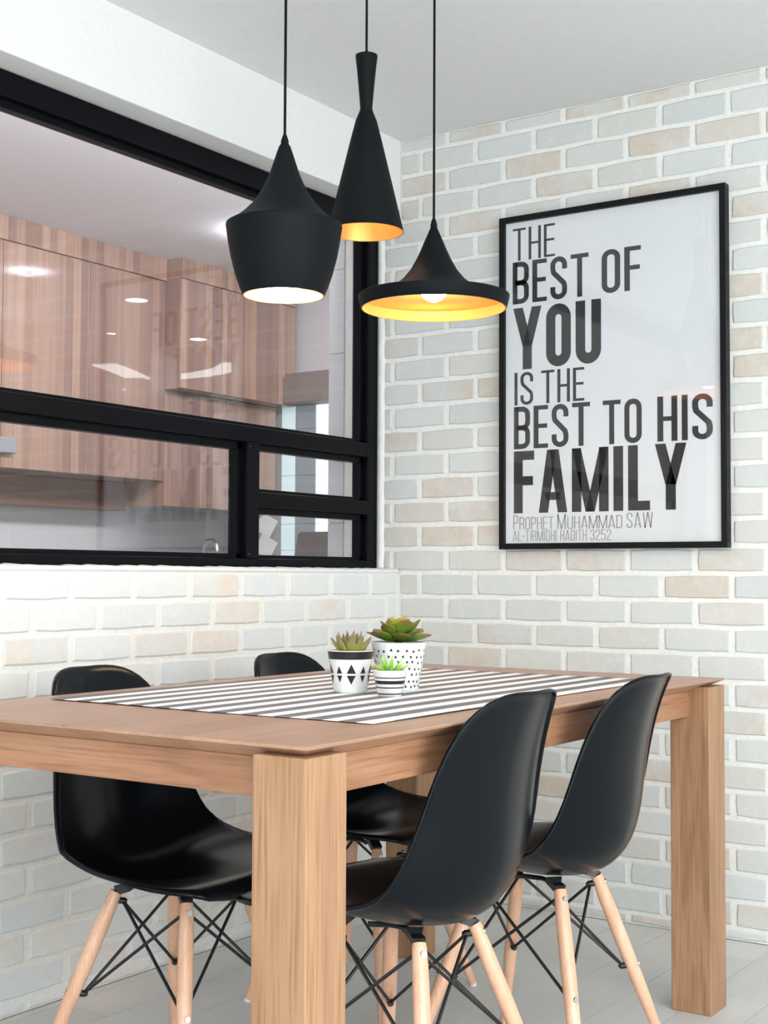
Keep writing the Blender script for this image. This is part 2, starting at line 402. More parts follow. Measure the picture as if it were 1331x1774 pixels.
# left wall (brick dado under the window, plain plaster lintel above)
wl = structure(box('wall_left', (-.22, RY, 0), (-.0042, .004, .995), mortar_m))
rows = []
for k in range(-14, 0):
    z0, z1 = max(zj(k)+.006, .004), zj(k+1)-.006
    if z1-z0 < .012: continue
    e = -.162 if k % 2 else -.073
    b = e + .2058
    while b > RY+.1:
        a0, a1 = b-.2058+.0065, min(b-.0065, -.012)
        if a1-a0 > .012: rows.append((a0, a1, z0, z1))
        b -= .2058
rows.sort(key=lambda q: -q[1])
for q in rows[:235]: add_brick(wl, *q, left=True)
joined_bricks(wl, rows[235:], True)
# rough plaster sill on top of the dado
V, Fc = [], []; ny = 160
for i in range(ny+1):
    y = -2.75+i*(2.75-.004)/ny; wob = .004*math.sin(i*1.7)+rnd.uniform(-.003, .003)
    V += [(-.2, y, .994), (-.2, y, 1.004), (-.075, y, 1.0055+wob*.6), (.0015, y, 1.0015+wob*.5), (.0025+wob*.2, y, .996), (-.004, y, .9905)]
for i in range(ny):
    for j in range(5): a = i*6+j; Fc.append((a, a+1, a+7, a+6))
o = structure(link('trim_1', mesh('sill', V, Fc, True), plaster)); o['label'] = 'rough white plaster sill under the black window'
structure(box('trim_2', (-.22, -2.75, 2.162), (0, .004, 2.62), plaster, bev=.004))['label'] = 'white plastered lintel beam above the black window'
structure(box('trim_3', (-.22, RY, .995), (0, -2.75, 2.62), plaster))['label'] = 'plain white wall beyond the window, outside the frame'
# plaster edge between window jamb and poster wall
V, Fc = [], []
for i in range(61):
    z = 1.0+i*1.162/60; wob = rnd.uniform(-.003, .003)
    V += [(-.0835, -.001, z), (-.080, -.006+wob*.3, z), (-.064+wob, -.004, z), (-.060+wob, .004, z)]
for i in range(60):
    for j in range(3): a = i*4+j; Fc.append((a, a+4, a+5, a+1))
structure(link('trim_4', mesh('jamb_fillet', V, Fc, True), plaster))['label'] = 'uneven white caulk line beside the window jamb'
# right and rear walls (outside the frame) are solid; the daylight area lights stand before them
structure(box('wall_right', (RX, RY, 0), (RX+.1, .16, 2.6), plaster))
structure(box('wall_rear', (-.22, RY-.1, 0), (RX+.1, RY, 2.6), plaster))

# ------------------------------------------------------------------ window
win = structure(empty('window_1', (-.0835, 0, 1.006))); win['label'] = 'black framed interior window into the kitchen with a wide upper pane'
def fr(name, y0, y1, z0, z1, x0=0.0, x1=-.055, bev=.003, mat=black_frame):
    o = box(name, (x0, y0, z0-1.006), (x1, y1, z1-1.006), mat, win, bev); return o
YE = -2.7
fr('head_rail', YE, -.003, 2.098, 2.160)
fr('bottom_rail', YE, -.003, 1.006, 1.031)
fr('jamb', -.056, -.003, 1.031, 2.098)
fr('jamb', YE, YE+.05, 1.031, 2.098)
fr('transom', YE+.05, -.056, 1.362, 1.407, x0=.004)
fr('mullion', -.660, -.606, 1.031, 1.362, x0=.004)
fr('short_transom', -.606, -.056, 1.178, 1.222, x0=.002)
def beads(y0, y1, z0, z1, t=.016, sash=0.0):
    e = .001
    for (a, b, c, d) in ((y0, y1, z1-t, z1+e), (y0, y1, z0-e, z0+t*.6), (y0-e, y0+t, z0, z1), (y1-t, y1+e, z0, z1)):
        fr('glazing_bead', a, b, c, d, x0=-.018, x1=-.05, bev=.002)
    g = box('pane', (-.030, y0+.004, z0+.004-1.006), (-.035, y1-.004, z1-.004-1.006), win_glass, win); g['label'] = 'clear glass pane'
beads(YE+.05, -.056, 1.407, 2.098, .02)
beads(YE+.05, -.660, 1.031, 1.362, .022)
beads(-.606, -.056, 1.222, 1.362, .018)
beads(-.606, -.056, 1.031, 1.178, .018)
for z in (1.35, 1.043):
    bm = bmesh.new(); bm_tube(bm, [(.0035, -.651, z-1.006), (.0052, -.651, z-1.006)], .0022, 10)
    link('screw', bm_mesh('screw', bm), plain('brass_screw', (.4, .22, .08, 1), .4, 1.0) if z > 1.2 else bpy.data.materials['brass_screw'], win)

# ================================================================== KITCHEN BEHIND THE WINDOW
KH = 2.52; KX = -2.62; KY = 2.19
structure(box('trim_5', (KX-.1, -3.0, KH), (-.22, KY+.1, KH+.08), kit_ceil))['label'] = 'kitchen ceiling seen through the window'
wk = structure(box('wall_kitchen_back', (KX-.1, -3.0, 0), (KX-.0015, KY+.1, KH), kit_grout))
n = 0
for i in range(16):
    y0 = -2.2+i*.2755+.1105
    for z0, z1 in ((.9, 1.4),):
        if y0+.2755 > KY: continue
        box('wall_tile', (KX-.012, y0+.0015, z0), (KX, y0+.274, z1), kit_tile, wk, .0015)
structure(box('wall_kitchen_end', (KX, KY, 0), (-1.62, KY+.12, KH), plain('kitchen_wall_paint', (.62, .61, .64, 1), .7)))
structure(box('wall_kitchen_near', (KX-.1, -3.1, 0), (-.22, -3.0, KH), plaster))
structure(box('trim_6', (KX-.1, -3.0, -.03), (-.22, KY+.1, 0), stone))['label'] = 'kitchen floor hidden below the sill'
# tiled stub wall just beyond the window
ws = structure(box('wall_kitchen_stub', (-.280, .006, 0), (-.22, .16, KH), kit_grout))
for k in range(7):
    z0 = .83+.2815*(k-0) - .2815
    z0 = .5925+.2815*k
    box('wall_tile', (-.283, .0, z0+.001), (-.2205, .009, min(z0+.2805, KH-.002)), stub_tile, ws, .0008)
# unseen room added behind the poster wall for the lights mirrored in the doors
structure(box('wall_added_far', (-1.7, 5.6, 0), (2.6, 5.7, KH), plaster))
structure(box('wall_added_side', (2.5, .16, 0), (2.6, 5.7, KH), plaster))
structure(box('wall_added_passage', (-1.72, KY+.12, 0), (-1.62, 5.7, KH), plaster))
structure(box('trim_9', (-.22, .16, KH), (2.6, KY+.1, KH+.08), kit_ceil))['label'] = 'ceiling of the added room behind the poster wall'
structure(box('trim_7', (-1.72, KY+.1, KH), (2.6, 5.7, KH+.08), kit_ceil))['label'] = 'ceiling of the added hidden room'
structure(box('trim_10', (-.22, .16, -.03), (2.6, KY+.1, 0), stone))['label'] = 'floor of the added room behind the poster wall'
structure(box('trim_8', (-1.72, KY+.1, -.03), (2.6, 5.7, 0), stone))['label'] = 'floor of the added hidden room'

def cabinet(name, label, y0, y1, z0, z1, xf, depth, cat='cabinet', group='upper kitchen cabinets'):
    t = empty(name, ((xf-depth/2), (y0+y1)/2, z0)); tag(t, label, cat, group if group else None)
    lx = depth/2; hy = (y1-y0)/2
    box('carcass', (-lx, -hy, 0), (lx-.020, hy, z1-z0), lam, t)
    d = box('door', (lx-.018, -hy+.0015, .002), (lx, hy-.0015, z1-z0-.002), lam, t, .001)
    return t
CT = 2.415
cabinet('kitchen_cabinet', 'wood-grain kitchen wall cabinet at the left edge of the window', -.26, .249, 1.436, CT, -2.2, .37)
cabinet('kitchen_cabinet', 'wood-grain kitchen wall cabinet second from the left, with the bright square reflection beside it', .249, .753, 1.436, CT, -2.2, .37)
cabinet('kitchen_cabinet', 'wood-grain kitchen wall cabinet just left of the projecting cabinets', .753, 1.254, 1.436, CT, -2.2, .37)
for a, b, wh in ((-.77, -.26, 'just'), (-1.28, -.77, 'farthest')):
    cabinet('kitchen_cabinet', 'wood-grain kitchen wall cabinet %s beyond the left picture edge' % wh, a, b, 1.436, CT, -2.2, .37)
cabinet('projecting_cabinet', 'projecting wood-grain cabinet behind the round black pendant lamp', 1.254, 1.56, 1.885, 2.422, -2.098, .45)
cabinet('projecting_cabinet', 'projecting wood-grain cabinet against the kitchen end wall', 1.56, 2.155, 1.885, 2.422, -2.098, .45)
o = box('cornice', (-2.6, -1.28, CT), (-2.19, 1.252, KH), lam, None, .002); tag(o, 'wood-grain cornice strip above the left kitchen cabinets', 'cornice', None)
o = box('cornice', (-2.6, 1.254, 2.422), (-2.090, 2.155, KH), lam, None, .002); tag(o, 'wood-grain cornice strip above the projecting kitchen cabinets', 'cornice', None)
o = box('wood_panel', (-2.57, 1.256, 1.317), (-2.2, 2.12, 1.883), lam, None, .001); tag(o, 'pale wood-grain panel below the projecting cabinets', 'panel')
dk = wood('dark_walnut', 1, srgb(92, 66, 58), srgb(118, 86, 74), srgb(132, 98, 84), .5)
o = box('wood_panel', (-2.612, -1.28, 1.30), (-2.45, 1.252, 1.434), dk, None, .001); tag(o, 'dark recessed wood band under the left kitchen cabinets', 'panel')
o = box('metal_bracket', (-2.2, .12, 1.497), (-2.16, .306, 1.563), plain('grey_enamel', (.30, .31, .34, 1), .4), None, .004); tag(o, 'small grey metal box on cabinet door at left picture edge', 'bracket')
# worktop, faucet, appliance
b0 = empty('base_cabinet', (-2.3, 0, 0)); tag(b0, 'kitchen base cabinet hidden below the window sill', 'cabinet')
box('carcass', (-.3, -2.9, .1), (.28, 2.17, .86), lam, b0); box('plinth', (-.3, -2.9, 0), (.22, 2.17, .1), black_metal, b0); box('door', (.28, -2.9, .1), (.3, 2.17, .86), lam, b0)
o = box('worktop', (-2.615, -2.9, .861), (-1.98, 2.185, .9), stone, None, .003); tag(o, 'pale stone kitchen worktop below the tiled splashback', 'worktop')
fa = empty('kitchen_faucet', (-2.42, 1.80, .9)); tag(fa, 'small chrome kitchen faucet seen through the lower window pane', 'faucet')
tube('base', [(0, 0, 0), (0, 0, .05)], .022, steel, fa, 16)
tube('spout', [(0, 0, .05), (0, 0, .2), (.006, 0, .235), (.03, 0, .26), (.06, 0, .262), (.085, 0, .24), (.092, 0, .205)], [.014]*6+[.012], steel, fa, 12)
tube('lever', [(0, -.012, .09), (.0, -.06, .115)], .006, steel, fa, 8)
# end window
kw = structure(empty('window_2', (0, KY, 0))); kw['label'] = 'bright louvre window at the far end of the kitchen'
box('pelmet', (-2.14, -.14, 1.895), (-1.0, -.001, 2.03), plain('taupe_pelmet', (.24, .195, .175, 1), .6), kw, .003)
box('pelmet_lid', (-2.10, -.12, 2.03), (-1.0, -.001, 2.055), bpy.data.materials['taupe_pelmet'], kw, .003)
zz = [.98, 1.115, 1.255, 1.385, 1.515, 1.635, 1.765, 1.89]
for a, b in zip(zz[:-1], zz[1:]):
    o = box('louvre_pane', (-2.19, -.030, a+.003), (-2.10, -.018, b), teal_glass, kw, .002); o.rotation_euler = (0, 0, 0)
    box('louvre_pane', (-2.098, -.028, a+.003), (-1.965, -.016, b), slate_glass, kw, .002)
    box('daylit_pane', (-1.962, -.024, a+.002), (-1.72, -.012, b), day_m, kw)
for k in range(3):
    bm = bmesh.new(); bm_box(bm, (-.05, -.004, -.05), (.05, .004, .05))
    o = link('louvre_pane', bm_mesh('tilted_louvre', bm), kit_grout, kw); o.location = (-2.22, -.12, 1.02+k*.115); o.rotation_euler = (0, .5, .3); o['label'] = 'tilted white louvre blade'
ap = empty('kitchen_appliance', (-1.66, 1.90, 0)); tag(ap, 'dark grey kitchen appliance with a slanted side behind the lowest small pane', 'appliance')
V = [(-.20, -.1, .9), (.30, -.1, .9), (.30, .1, .9), (-.20, .1, .9), (-.155, -.08, 1.20), (.30, -.08, 1.20), (.30, .08, 1.20), (-.155, .08, 1.20)]
bm = bmesh.new(); vs = [bm.verts.new(v) for v in V]
for f in ((3,2,1,0),(4,5,6,7),(0,1,5,4),(1,2,6,5),(2,3,7,6),(3,0,4,7)): bm.faces.new([vs[i] for i in f])
bmesh.ops.bevel(bm, geom=bm.edges[:], offset=.008, segments=2, affect='EDGES')
link('body', bm_mesh('body', bm), grey_app, ap)
box('control_strip', (-.12, -.098, .95), (.2, -.09, .98), steel, ap)
o = box('side_counter', (-1.95, 1.7, 0), (-1.2, 2.17, .898), lam, None, .003); tag(o, 'low kitchen counter under the louvre window, hidden by the sill', 'counter')
# kitchen ceiling lamp
kl = empty('kitchen_ceiling_light', (-1.44, 1.05, KH)); tag(kl, 'bright kitchen ceiling light glowing behind the round black pendant', 'ceiling light')
lathe('stem', [(0, 0), (.02, 0), (.02, -.05), (0, -.05)], white_glide, kl, 20)
lathe('reflector_dish', [(0, -.075), (.06, -.075), (.095, -.060), (.098, -.050), (.092, -.052), (.06, -.062), (0, -.062)], kit_dish, kl, 32)
lathe('glowing_ring', [(.025, -.0615), (.060, -.0605), (.088, -.051), (.060, -.050), (.025, -.050)], kit_lamp_m, kl, 32, True)

# ================================================================== ADDED CEILING LIGHTS (unseen, placed to mirror in the cabinet doors)
for i, (x, y, r, where) in enumerate(((-1.392, 1.879, .062, 'largest, over the end of the worktop'), (-.619, 3.031, .055, 'mirrored in the projecting cabinet left of centre'), (-.496, 2.57, .028, 'small, mirrored in the middle door of the left cabinets'),
        (.386, 4.624, .05, 'mirrored near the lower right of the projecting cabinet'), (1.066, 4.874, .045, 'mirrored at the lower edge of the projecting cabinet'), (1.345, 4.573, .04, 'mirrored low on the left cabinet doors'))):
    t = empty('added_downlight', (x, y, KH)); tag(t, 'added unseen ceiling spot, ' + where, 'added_downlight', 'added reflection lights')
    lathe('trim_ring', [(r, 0), (r+.014, 0), (r+.014, -.005), (r, -.005)], white_glide, t, 24, True)
    lathe('lens', [(r, -.002), (0, -.002)], spot_m, t, 24)
for nm, pts in (('shorter left', [(.476, 3.457), (.60, 3.78), (.737, 4.052)]), ('longer right', [(.72, 4.21), (.435, 4.224), (.12, 4.14), (-.164, 3.95)])):
    V, Fc = [], []
    for i, q in enumerate(pts):
        a = Vector(pts[max(i-1, 0)]); b = Vector(pts[min(i+1, len(pts)-1)]); tdir = (b-a).normalized(); nn = Vector((-tdir.y, tdir.x))*.09
        for sgn in (-1, 1):
            for z in (KH-.0005, KH-.012): V.append((q[0]+nn.x*sgn, q[1]+nn.y*sgn, z))
    for i in range(len(pts)-1):
        o_ = i*4
        Fc += [(o_+1, o_+5, o_+7, o_+3), (o_, o_+1, o_+5, o_+4), (o_+2, o_+3, o_+7, o_+6)]
    o = link('added_strip', mesh('added_strip', V, Fc), strip_m)  # strip added out of sight so its reflection crosses the doors
    tag(o, 'added curved glowing strip, itself unseen, mirrored in the kitchen cabinets, %s piece' % nm, 'light strip')

# ================================================================== POSTER
po = empty('framed_poster', (.739, 0, 1.0645)); tag(po, 'large black-framed typographic poster hanging on the brick wall', 'poster')
PX, PZ = .739, 1.0645
def pb(name, x0, x1, z0, z1, y0, y1, mat, bev=0.0): return box(name, (x0-PX, y0, z0-PZ), (x1-PX, y1, z1-PZ), mat, po, bev)
X0, X1, Z0, Z1, FW = .3825, 1.0965, 1.0645, 2.0745, .0175
pb('frame_rail', X0, X1, Z1-FW, Z1, -.032, -.001, poster_black, .001); pb('frame_rail', X0, X1, Z0, Z0+FW, -.032, -.001, poster_black, .001)
pb('frame_stile', X0, X0+FW, Z0+FW, Z1-FW, -.032, -.001, poster_black, .001); pb('frame_stile', X1-FW, X1, Z0+FW, Z1-FW, -.032, -.001, poster_black, .001)
sheet = pb('sheet', X0+.006, X1-.006, Z0+.006, Z1-.006, -.019, -.003, paper)
pb('glazing', X0+.012, X1-.012, Z0+.012, Z1-.012, -.0265, -.0240, pic_glass)
# lettering: strokes built as flat print on the sheet
def arc(cx, cz, rx, rz, a0, a1, n=7):
    return [(cx+rx*math.cos(math.radians(a0+(a1-a0)*i/n)), cz+rz*math.sin(math.radians(a0+(a1-a0)*i/n))) for i in range(n+1)]
def rrect(w_, h, r):   # closed rounded rectangle path, counter-clockwise
    return arc(w_-r, r, r, r, -90, 0)+arc(w_-r, h-r, r, r, 0, 90)+arc(r, h-r, r, r, 90, 180)+arc(r, r, r, r, 180, 270)
def stroke(path, s, closed=False):
    P = [Vector(p_) for p_ in path]; q = [P[0]]
    for a in P[1:]:
        if (a-q[-1]).length > 1e-5: q.append(a)
    if closed and (q[0]-q[-1]).length < 1e-5: q.pop()
    P = q; n = len(P); Lf, Rt = [], []
    for i in range(n):
        a = P[i-1] if (i > 0 or closed) else None; b = P[(i+1) % n] if (i < n-1 or closed) else None
        d1 = (P[i]-a).normalized() if a is not None else None; d2 = (b-P[i]).normalized() if b is not None else None
        if d1 is None: d1 = d2
        if d2 is None: d2 = d1
        n1 = Vector((-d1.y, d1.x)); n2 = Vector((-d2.y, d2.x)); m = (n1+n2)
        m = m.normalized() if m.length > 1e-6 else n1
        k = s/2/max(.4, m.dot(n1)); Lf.append(P[i]+m*k); Rt.append(P[i]-m*k)
    Q = []
    for i in range(n if closed else n-1): k = (i+1) % n; Q.append([Lf[i], Rt[i], Rt[k], Lf[k]])
    return Q
def rectq(x0, z0, x1, z1): return [[Vector((x0, z0)), Vector((x1, z0)), Vector((x1, z1)), Vector((x0, z1))]]
def para(xa, xb, s, z0=0, z1=1): return [[Vector((xa, z0)), Vector((xa+s, z0)), Vector((xb+s, z1)), Vector((xb, z1))]]
def glyph(ch, s):
    h = s/2; hs = s*.86
    if ch == 'I': return rectq(0, 0, s, 1), s
    if ch == 'T': W_ = .30+s; return rectq(0, 1-hs, W_, 1)+rectq(W_/2-h, 0, W_/2+h, 1-hs), W_
    if ch == 'H': W_ = .28+s; return rectq(0, 0, s, 1)+rectq(W_-s, 0, W_, 1)+rectq(s, .5-hs/2, W_-s, .5+hs/2), W_
    if ch in 'EF':
        W_ = .26+s*.75; q = rectq(0, 0, s, 1)+rectq(s, 1-hs, W_, 1)+rectq(s, .5-hs/2+.02, W_*.94, .5+hs/2+.02)
        if ch == 'E': q += rectq(s, 0, W_, hs)
        return q, W_
    if ch == 'L': W_ = .24+s*.8; return rectq(0, 0, s, 1)+rectq(s, 0, W_, hs), W_
    if ch == 'O':
        W_ = .28+s; return [[v+Vector((h, h)) for v in q] for q in stroke(rrect(W_-s, 1-s, (W_-s)*.5), s, True)], W_
    if ch == 'D':
        W_ = .28+s; r = (W_-s)*.48; a = W_-h
        return stroke([(h, h), (a-r, h)]+arc(a-r, h+r, r, r, -90, 0)+arc(a-r, 1-h-r, r, r, 0, 90)+[(h, 1-h)], s)+rectq(0, 0, s, 1), W_
    if ch == 'U':
        W_ = .28+s; r = (W_-s)*.5; return stroke([(W_-h, 1)]+[(W_-h, h+r)]+arc(W_-h-r, h+r, r, r, 0, -180, 14)+[(h, 1)], s), W_
    if ch in 'PRB':
        W_ = .28+s; a = W_-h; zm = .5 if ch == 'B' else .46; r = min((W_-s)*.48, (1-h-zm)/2)
        q = rectq(0, 0, s, 1)+stroke([(h, 1-h), (a-r, 1-h)]+arc(a-r, 1-h-r, r, r, 90, 0)+arc(a-r, zm+r, r, r, 0, -90)+[(h, zm)], s)
        if ch == 'B': r = min((W_-s)*.48, (zm-h)/2); q += stroke([(h, zm), (a-r, zm)]+arc(a-r, zm-r, r, r, 90, 0)+arc(a-r, h+r, r, r, 0, -90)+[(h, h)], s)
        if ch == 'R': q += stroke([(a-.08, zm), (a, zm-.12), (a, 0)], s)
        return q, W_
    if ch == 'S':
        W_ = .28+s; a = W_-h; r = (W_-s)*.5; zt = 1-h-r; zb = h+r
        p_ = [(a, .70)]+[(a, zt)]+arc(a-r, zt, r, r, 0, 180, 14)+[(h, .72)]+[(h+.02, .63), (W_/2, .5), (a-.02, .37)]+[(a, .28)]+[(a, zb)]+arc(a-r, zb, r, r, 0, -180, 14)+[(h, .30)]
        return stroke(p_, s), W_
    if ch == 'A': W_ = .34+s*1.1; d = s*1.02; return para(0, W_/2-d*.62, d)+para(W_-d, W_/2-d*.38, d)+rectq(W_*.24, .2, W_*.76, .2+hs*.85), W_
    if ch == 'Y': W_ = .34+s*1.1; d = s*1.05; return rectq(W_/2-h, 0, W_/2+h, .42)+para(W_/2-d/2, 0, d, .38, 1)+para(W_/2-d/2, W_-d, d, .38, 1), W_
    if ch == 'M': W_ = .42+s*1.4; d = s*.95; return rectq(0, 0, s, 1)+rectq(W_-s, 0, W_, 1)+para(W_/2-d/2, 0, d)+para(W_/2-d/2, W_-d, d), W_
    if ch == 'W': W_ = .52+s; d = s; m = W_/2-d/2; return para(W_*.22-d/2, 0, d)+para(W_*.22-d/2, m, d)+para(W_*.78-d/2, m, d)+para(W_*.78-d/2, W_-d, d), W_
    if ch == '-': return rectq(0, .42, .18, .42+s), .18
    if ch == '3':
        W_ = .27+s; a = W_-h; r = (W_-s)*.5; zt = 1-h-r; zb = h+r
        return stroke([(h, .74)]+arc(h+r, zt, r, r, 180, 0, 14)+[(a, .6), (a-.06, .51)]+[(W_*.4, .51)], s)+stroke([(a-.06, .51), (a, .42)]+[(a, zb)]+arc(h+r, zb, r, r, 0, -180, 14)+[(h, .26)], s), W_
    if ch == '2':
        W_ = .27+s; a = W_-h; r = (W_-s)*.5; zt = 1-h-r
        return stroke([(h, .7)]+arc(h+r, zt, r, r, 180, 0, 14)+[(a, .62), (h, .16), (h, h), (W_, h)], s), W_
    if ch == '5':
        W_ = .27+s; a = W_-h; r = (W_-s)*.5; zb = h+r
        return stroke([(W_, 1-h), (h, 1-h), (h, .55), (h+.02, .56)], s)+stroke([(h, .56), (a-r, .6)]+arc(a-r, .6-r, r, r, 90, 0)+[(a, zb)]+arc(h+r, zb, r, r, 0, -180, 14)+[(h, .24)], s), W_
    raise ValueError(ch)
def word(text, x0, x1, z0, z1, s, gap=.085, caps=None):
    items = []; x = 0
    for i, ch in enumerate(text):
        q, w_ = glyph(ch, s); sc = 1.0
        if caps and i not in caps: sc = .86
        items.append((q, x, sc)); x += w_*(.5+.5*sc if caps else 1)+gap
    x -= gap; k = (x1-x0)/x; Hh = z1-z0; V, Fc = [], []
    for q, ox, sc in items:
        for f in q:
            n = len(V); V += [(x0+(ox+v.x)*k-PX, -.0194, z0+v.y*Hh*sc-PZ) for v in f]; Fc.append(list(range(n, n+len(f))))
    return V, Fc
def line(name, words, mat):
    for wd in words:
        o = link('printed_word', mesh('printed_word', *word(*wd)), mat, sheet)
        o['label'] = ('small grey' if mat is ink_grey else name.split()[0] if name.split()[0] in ('thin', 'bold') else 'medium') + ' printed word, %d letters' % len(wd[0])
line('thin printed line reading THE', [('THE', .4241, .5666, 1.939, 2.0385, .08)], ink)
line('printed line reading BEST OF', [('BEST', .4233, .6766, 1.807, 1.9355, .118), ('OF', .7182, .8412, 1.807, 1.9355, .118)], ink)
line('bold printed line reading YOU', [('YOU', .4254, .716, 1.6065, 1.7945, .17)], ink)
line('thin printed line reading IS THE', [('IS', .4294, .4932, 1.499, 1.598, .092), ('THE', .5204, .6618, 1.499, 1.598, .092)], ink)
line('printed line reading BEST TO HIS', [('BEST', .4274, .6801, 1.366, 1.494, .118), ('TO', .7205, .8418, 1.366, 1.494, .118), ('HIS', .8892, 1.0527, 1.366, 1.494, .118)], ink)
line('bold printed line reading FAMILY', [('FAMILY', .4274, .9754, 1.1725, 1.3597, .17)], ink)
fx = lambda v: .4255+(v-37)/(882-37)*.4491
line('small grey attribution line', [('PROPHET', fx(37), fx(290), 1.123, 1.167, .075, .09, (0,)), ('MUHAMMAD', fx(315), fx(703), 1.123, 1.167, .075, .09, (0,)), ('SAW', fx(730), fx(882), 1.123, 1.167, .075, .09)], ink_grey)
fx2 = lambda v: .4235+(v-35)/(630-35)*.3222
line('small grey source line', [('AL-TIRMIDHI', fx2(35), fx2(307), 1.0888, 1.1205, .075, .09), ('HADITH', fx2(330), fx2(488), 1.0888, 1.1205, .075, .09), ('3252', fx2(508), fx2(630), 1.0888, 1.1205, .075, .09)], ink_grey)

# ================================================================== TABLE
x0, x1, y0, y1 = .4014, 1.2835, -2.1687, -.5702
tb = empty('dining_table', ((x0+x1)/2, (y0+y1)/2, 0)); tag(tb, 'solid wooden dining table with thick square legs and chamfered top', 'table')
hx, hy = (x1-x0)/2, (y1-y0)/2
bm = bmesh.new()
def ring(ix, iy, z): return [bm.verts.new((sx*(hx-ix), sy_*(hy-iy), z)) for sx, sy_ in ((-1, -1), (1, -1), (1, 1), (-1, 1))]
R = [ring(.055, .055, .722), ring(.0005, .0005, .7455), ring(0, 0, .7475), ring(.0025, .0025, .75)]
bm.faces.new(R[0][::-1]); bm.faces.new(R[-1])
for A, B in zip(R[:-1], R[1:]):
    for k in range(4): bm.faces.new((A[k], A[(k+1) % 4], B[(k+1) % 4], B[k]))
link('table_top', bm_mesh('table_top', bm), wood_top, tb)
LG = .0953; AP = .05
for sx in (-1, 1):
    for sy_ in (-1, 1):
        o = box('leg', (-LG/2, -LG/2, 0), (LG/2, LG/2, .7345), wood_leg, tb, .0025); o.location = (sx*(hx-LG/2), sy_*(hy-LG/2), 0)
for s_ in (-1, 1):
    box('long_apron', (s_*(hx-AP), -hy+LG, .666), (s_*(hx-AP-.024), hy-LG, .7235), wood_apy, tb, .0015)
    box('short_apron', (-hx+LG, s_*(hy-AP), .666), (hx-LG, s_*(hy-AP-.024), .7235), wood_apx, tb, .0015)

# runner
rn_x0, rn_x1, rn_y0, rn_y1 = .470, 1.196, -1.885, -.752
V, Fc = [], []; nx, ny = 45, 60
for j in range(ny+1):
    for i in range(nx+1):
        u, v = i/nx, j/ny; z = .0012+.0005*math.sin(7*v+3*u)*math.sin(5*u+1)
        V.append((u*(rn_x1-rn_x0), v*(rn_y1-rn_y0)+.003*math.sin(9*u)*(1 if j in (0, ny) else 0), z))
for j in range(ny):
    for i in range(nx): a = j*(nx+1)+i; Fc.append((a, a+1, a+nx+2, a+nx+1))
me = mesh('table_runner', V, Fc, True); o = link('table_runner', me, runner_m); o.location = (rn_x0, rn_y0, .7505)
md = o.modifiers.new('thickness', 'SOLIDIFY'); md.thickness = .001; md.offset = 1
tag(o, 'grey and white striped table runner lying along the wooden table', 'table runner')
ZR = .7531

# ================================================================== CHAIRS
SH = [0.2572, 0.2371, 0.1737, 0.0604, -0.0396, -0.1201, -0.1702, -0.1952, -0.206, -0.2321, -0.2583,
      0.3991, 0.4212, 0.4137, 0.3905, 0.3749, 0.3882, 0.4305, 0.5105, 0.6174, 0.7283, 0.7865]
PW = [0.2297, 0.2444, 0.2268, 0.2178, 0.1914, 0.1787]; PE = [-0.031, 0.0173, 0.0625, 0.0797, 0.0574, 0.0454]
EXF, EXB, EP = 3.638, 3.2176, 1.7489
KV = [0, .07, .16, .3, .42, .5, .58, .68, .8, .92, 1.]; KW = [0, .2, .4, .55, .75, 1.]
def shell_mesh():
    Rn, Sg = 22, 88
    def P(r, th):
        c, s = np.cos(th), np.sin(th); n_ = np.where(s < 0, EXF, EXB)
        rad = (np.abs(c)**n_+np.abs(s)**n_)**(-1/n_)
        a, b = r*rad*c, r*rad*s; v = np.clip((b+1)/2, 0, 1)
        yy, dy = spline(KV, SH[:11], v); zz_, dz = spline(KV, SH[11:], v); L = np.hypot(dy, dz)
        Ny, Nz = dz/L, -dy/L
        w_, _ = spline(KW, PW, v); e, _ = spline(KW, PE, v); off = e*np.abs(a)**EP
        return np.stack([a*w_, yy+Ny*off, zz_+Nz*off], 1), np.stack([0*a, Ny, Nz], 1)
    th = np.linspace(0, 2*np.pi, Sg, endpoint=False)
    V = [P(np.array([0.0]), np.array([0.1]))[0]]; 
    for i in range(1, Rn+1): V.append(P(np.full(Sg, (i/Rn)), th)[0])
    rim, Nn = P(np.full(Sg, 1.0), th); inn, _ = P(np.full(Sg, .96), th)
    out = rim-inn; out /= np.linalg.norm(out, axis=1)[:, None]
    V.append(rim+out*.0035-Nn*.0025); V.append(rim+out*.0045-Nn*.008)
    V = np.concatenate(V); Fc = []
    for k in range(Sg): Fc.append((0, 1+k, 1+(k+1) % Sg))
    for i in range(Rn+1):
        for k in range(Sg):
            a = 1+i*Sg; k2 = (k+1) % Sg; Fc.append((a+k, a+Sg+k, a+Sg+k2, a+k2))
    return mesh('shell', V, Fc, True)
shell_me = shell_mesh(); shell_me.materials.append(black_plastic)
TX, TYF, TYR, TZ, BX, BYF, BYR = .0863, .1009, -.0825, .360, .2006, .1934, -.1819
def shell_under(x, y):
    best = min(shell_me.vertices, key=lambda v: (v.co.x-x)**2+(v.co.y-y)**2+(10 if v.co.z > .55 else 0)); return best.co.z-.004
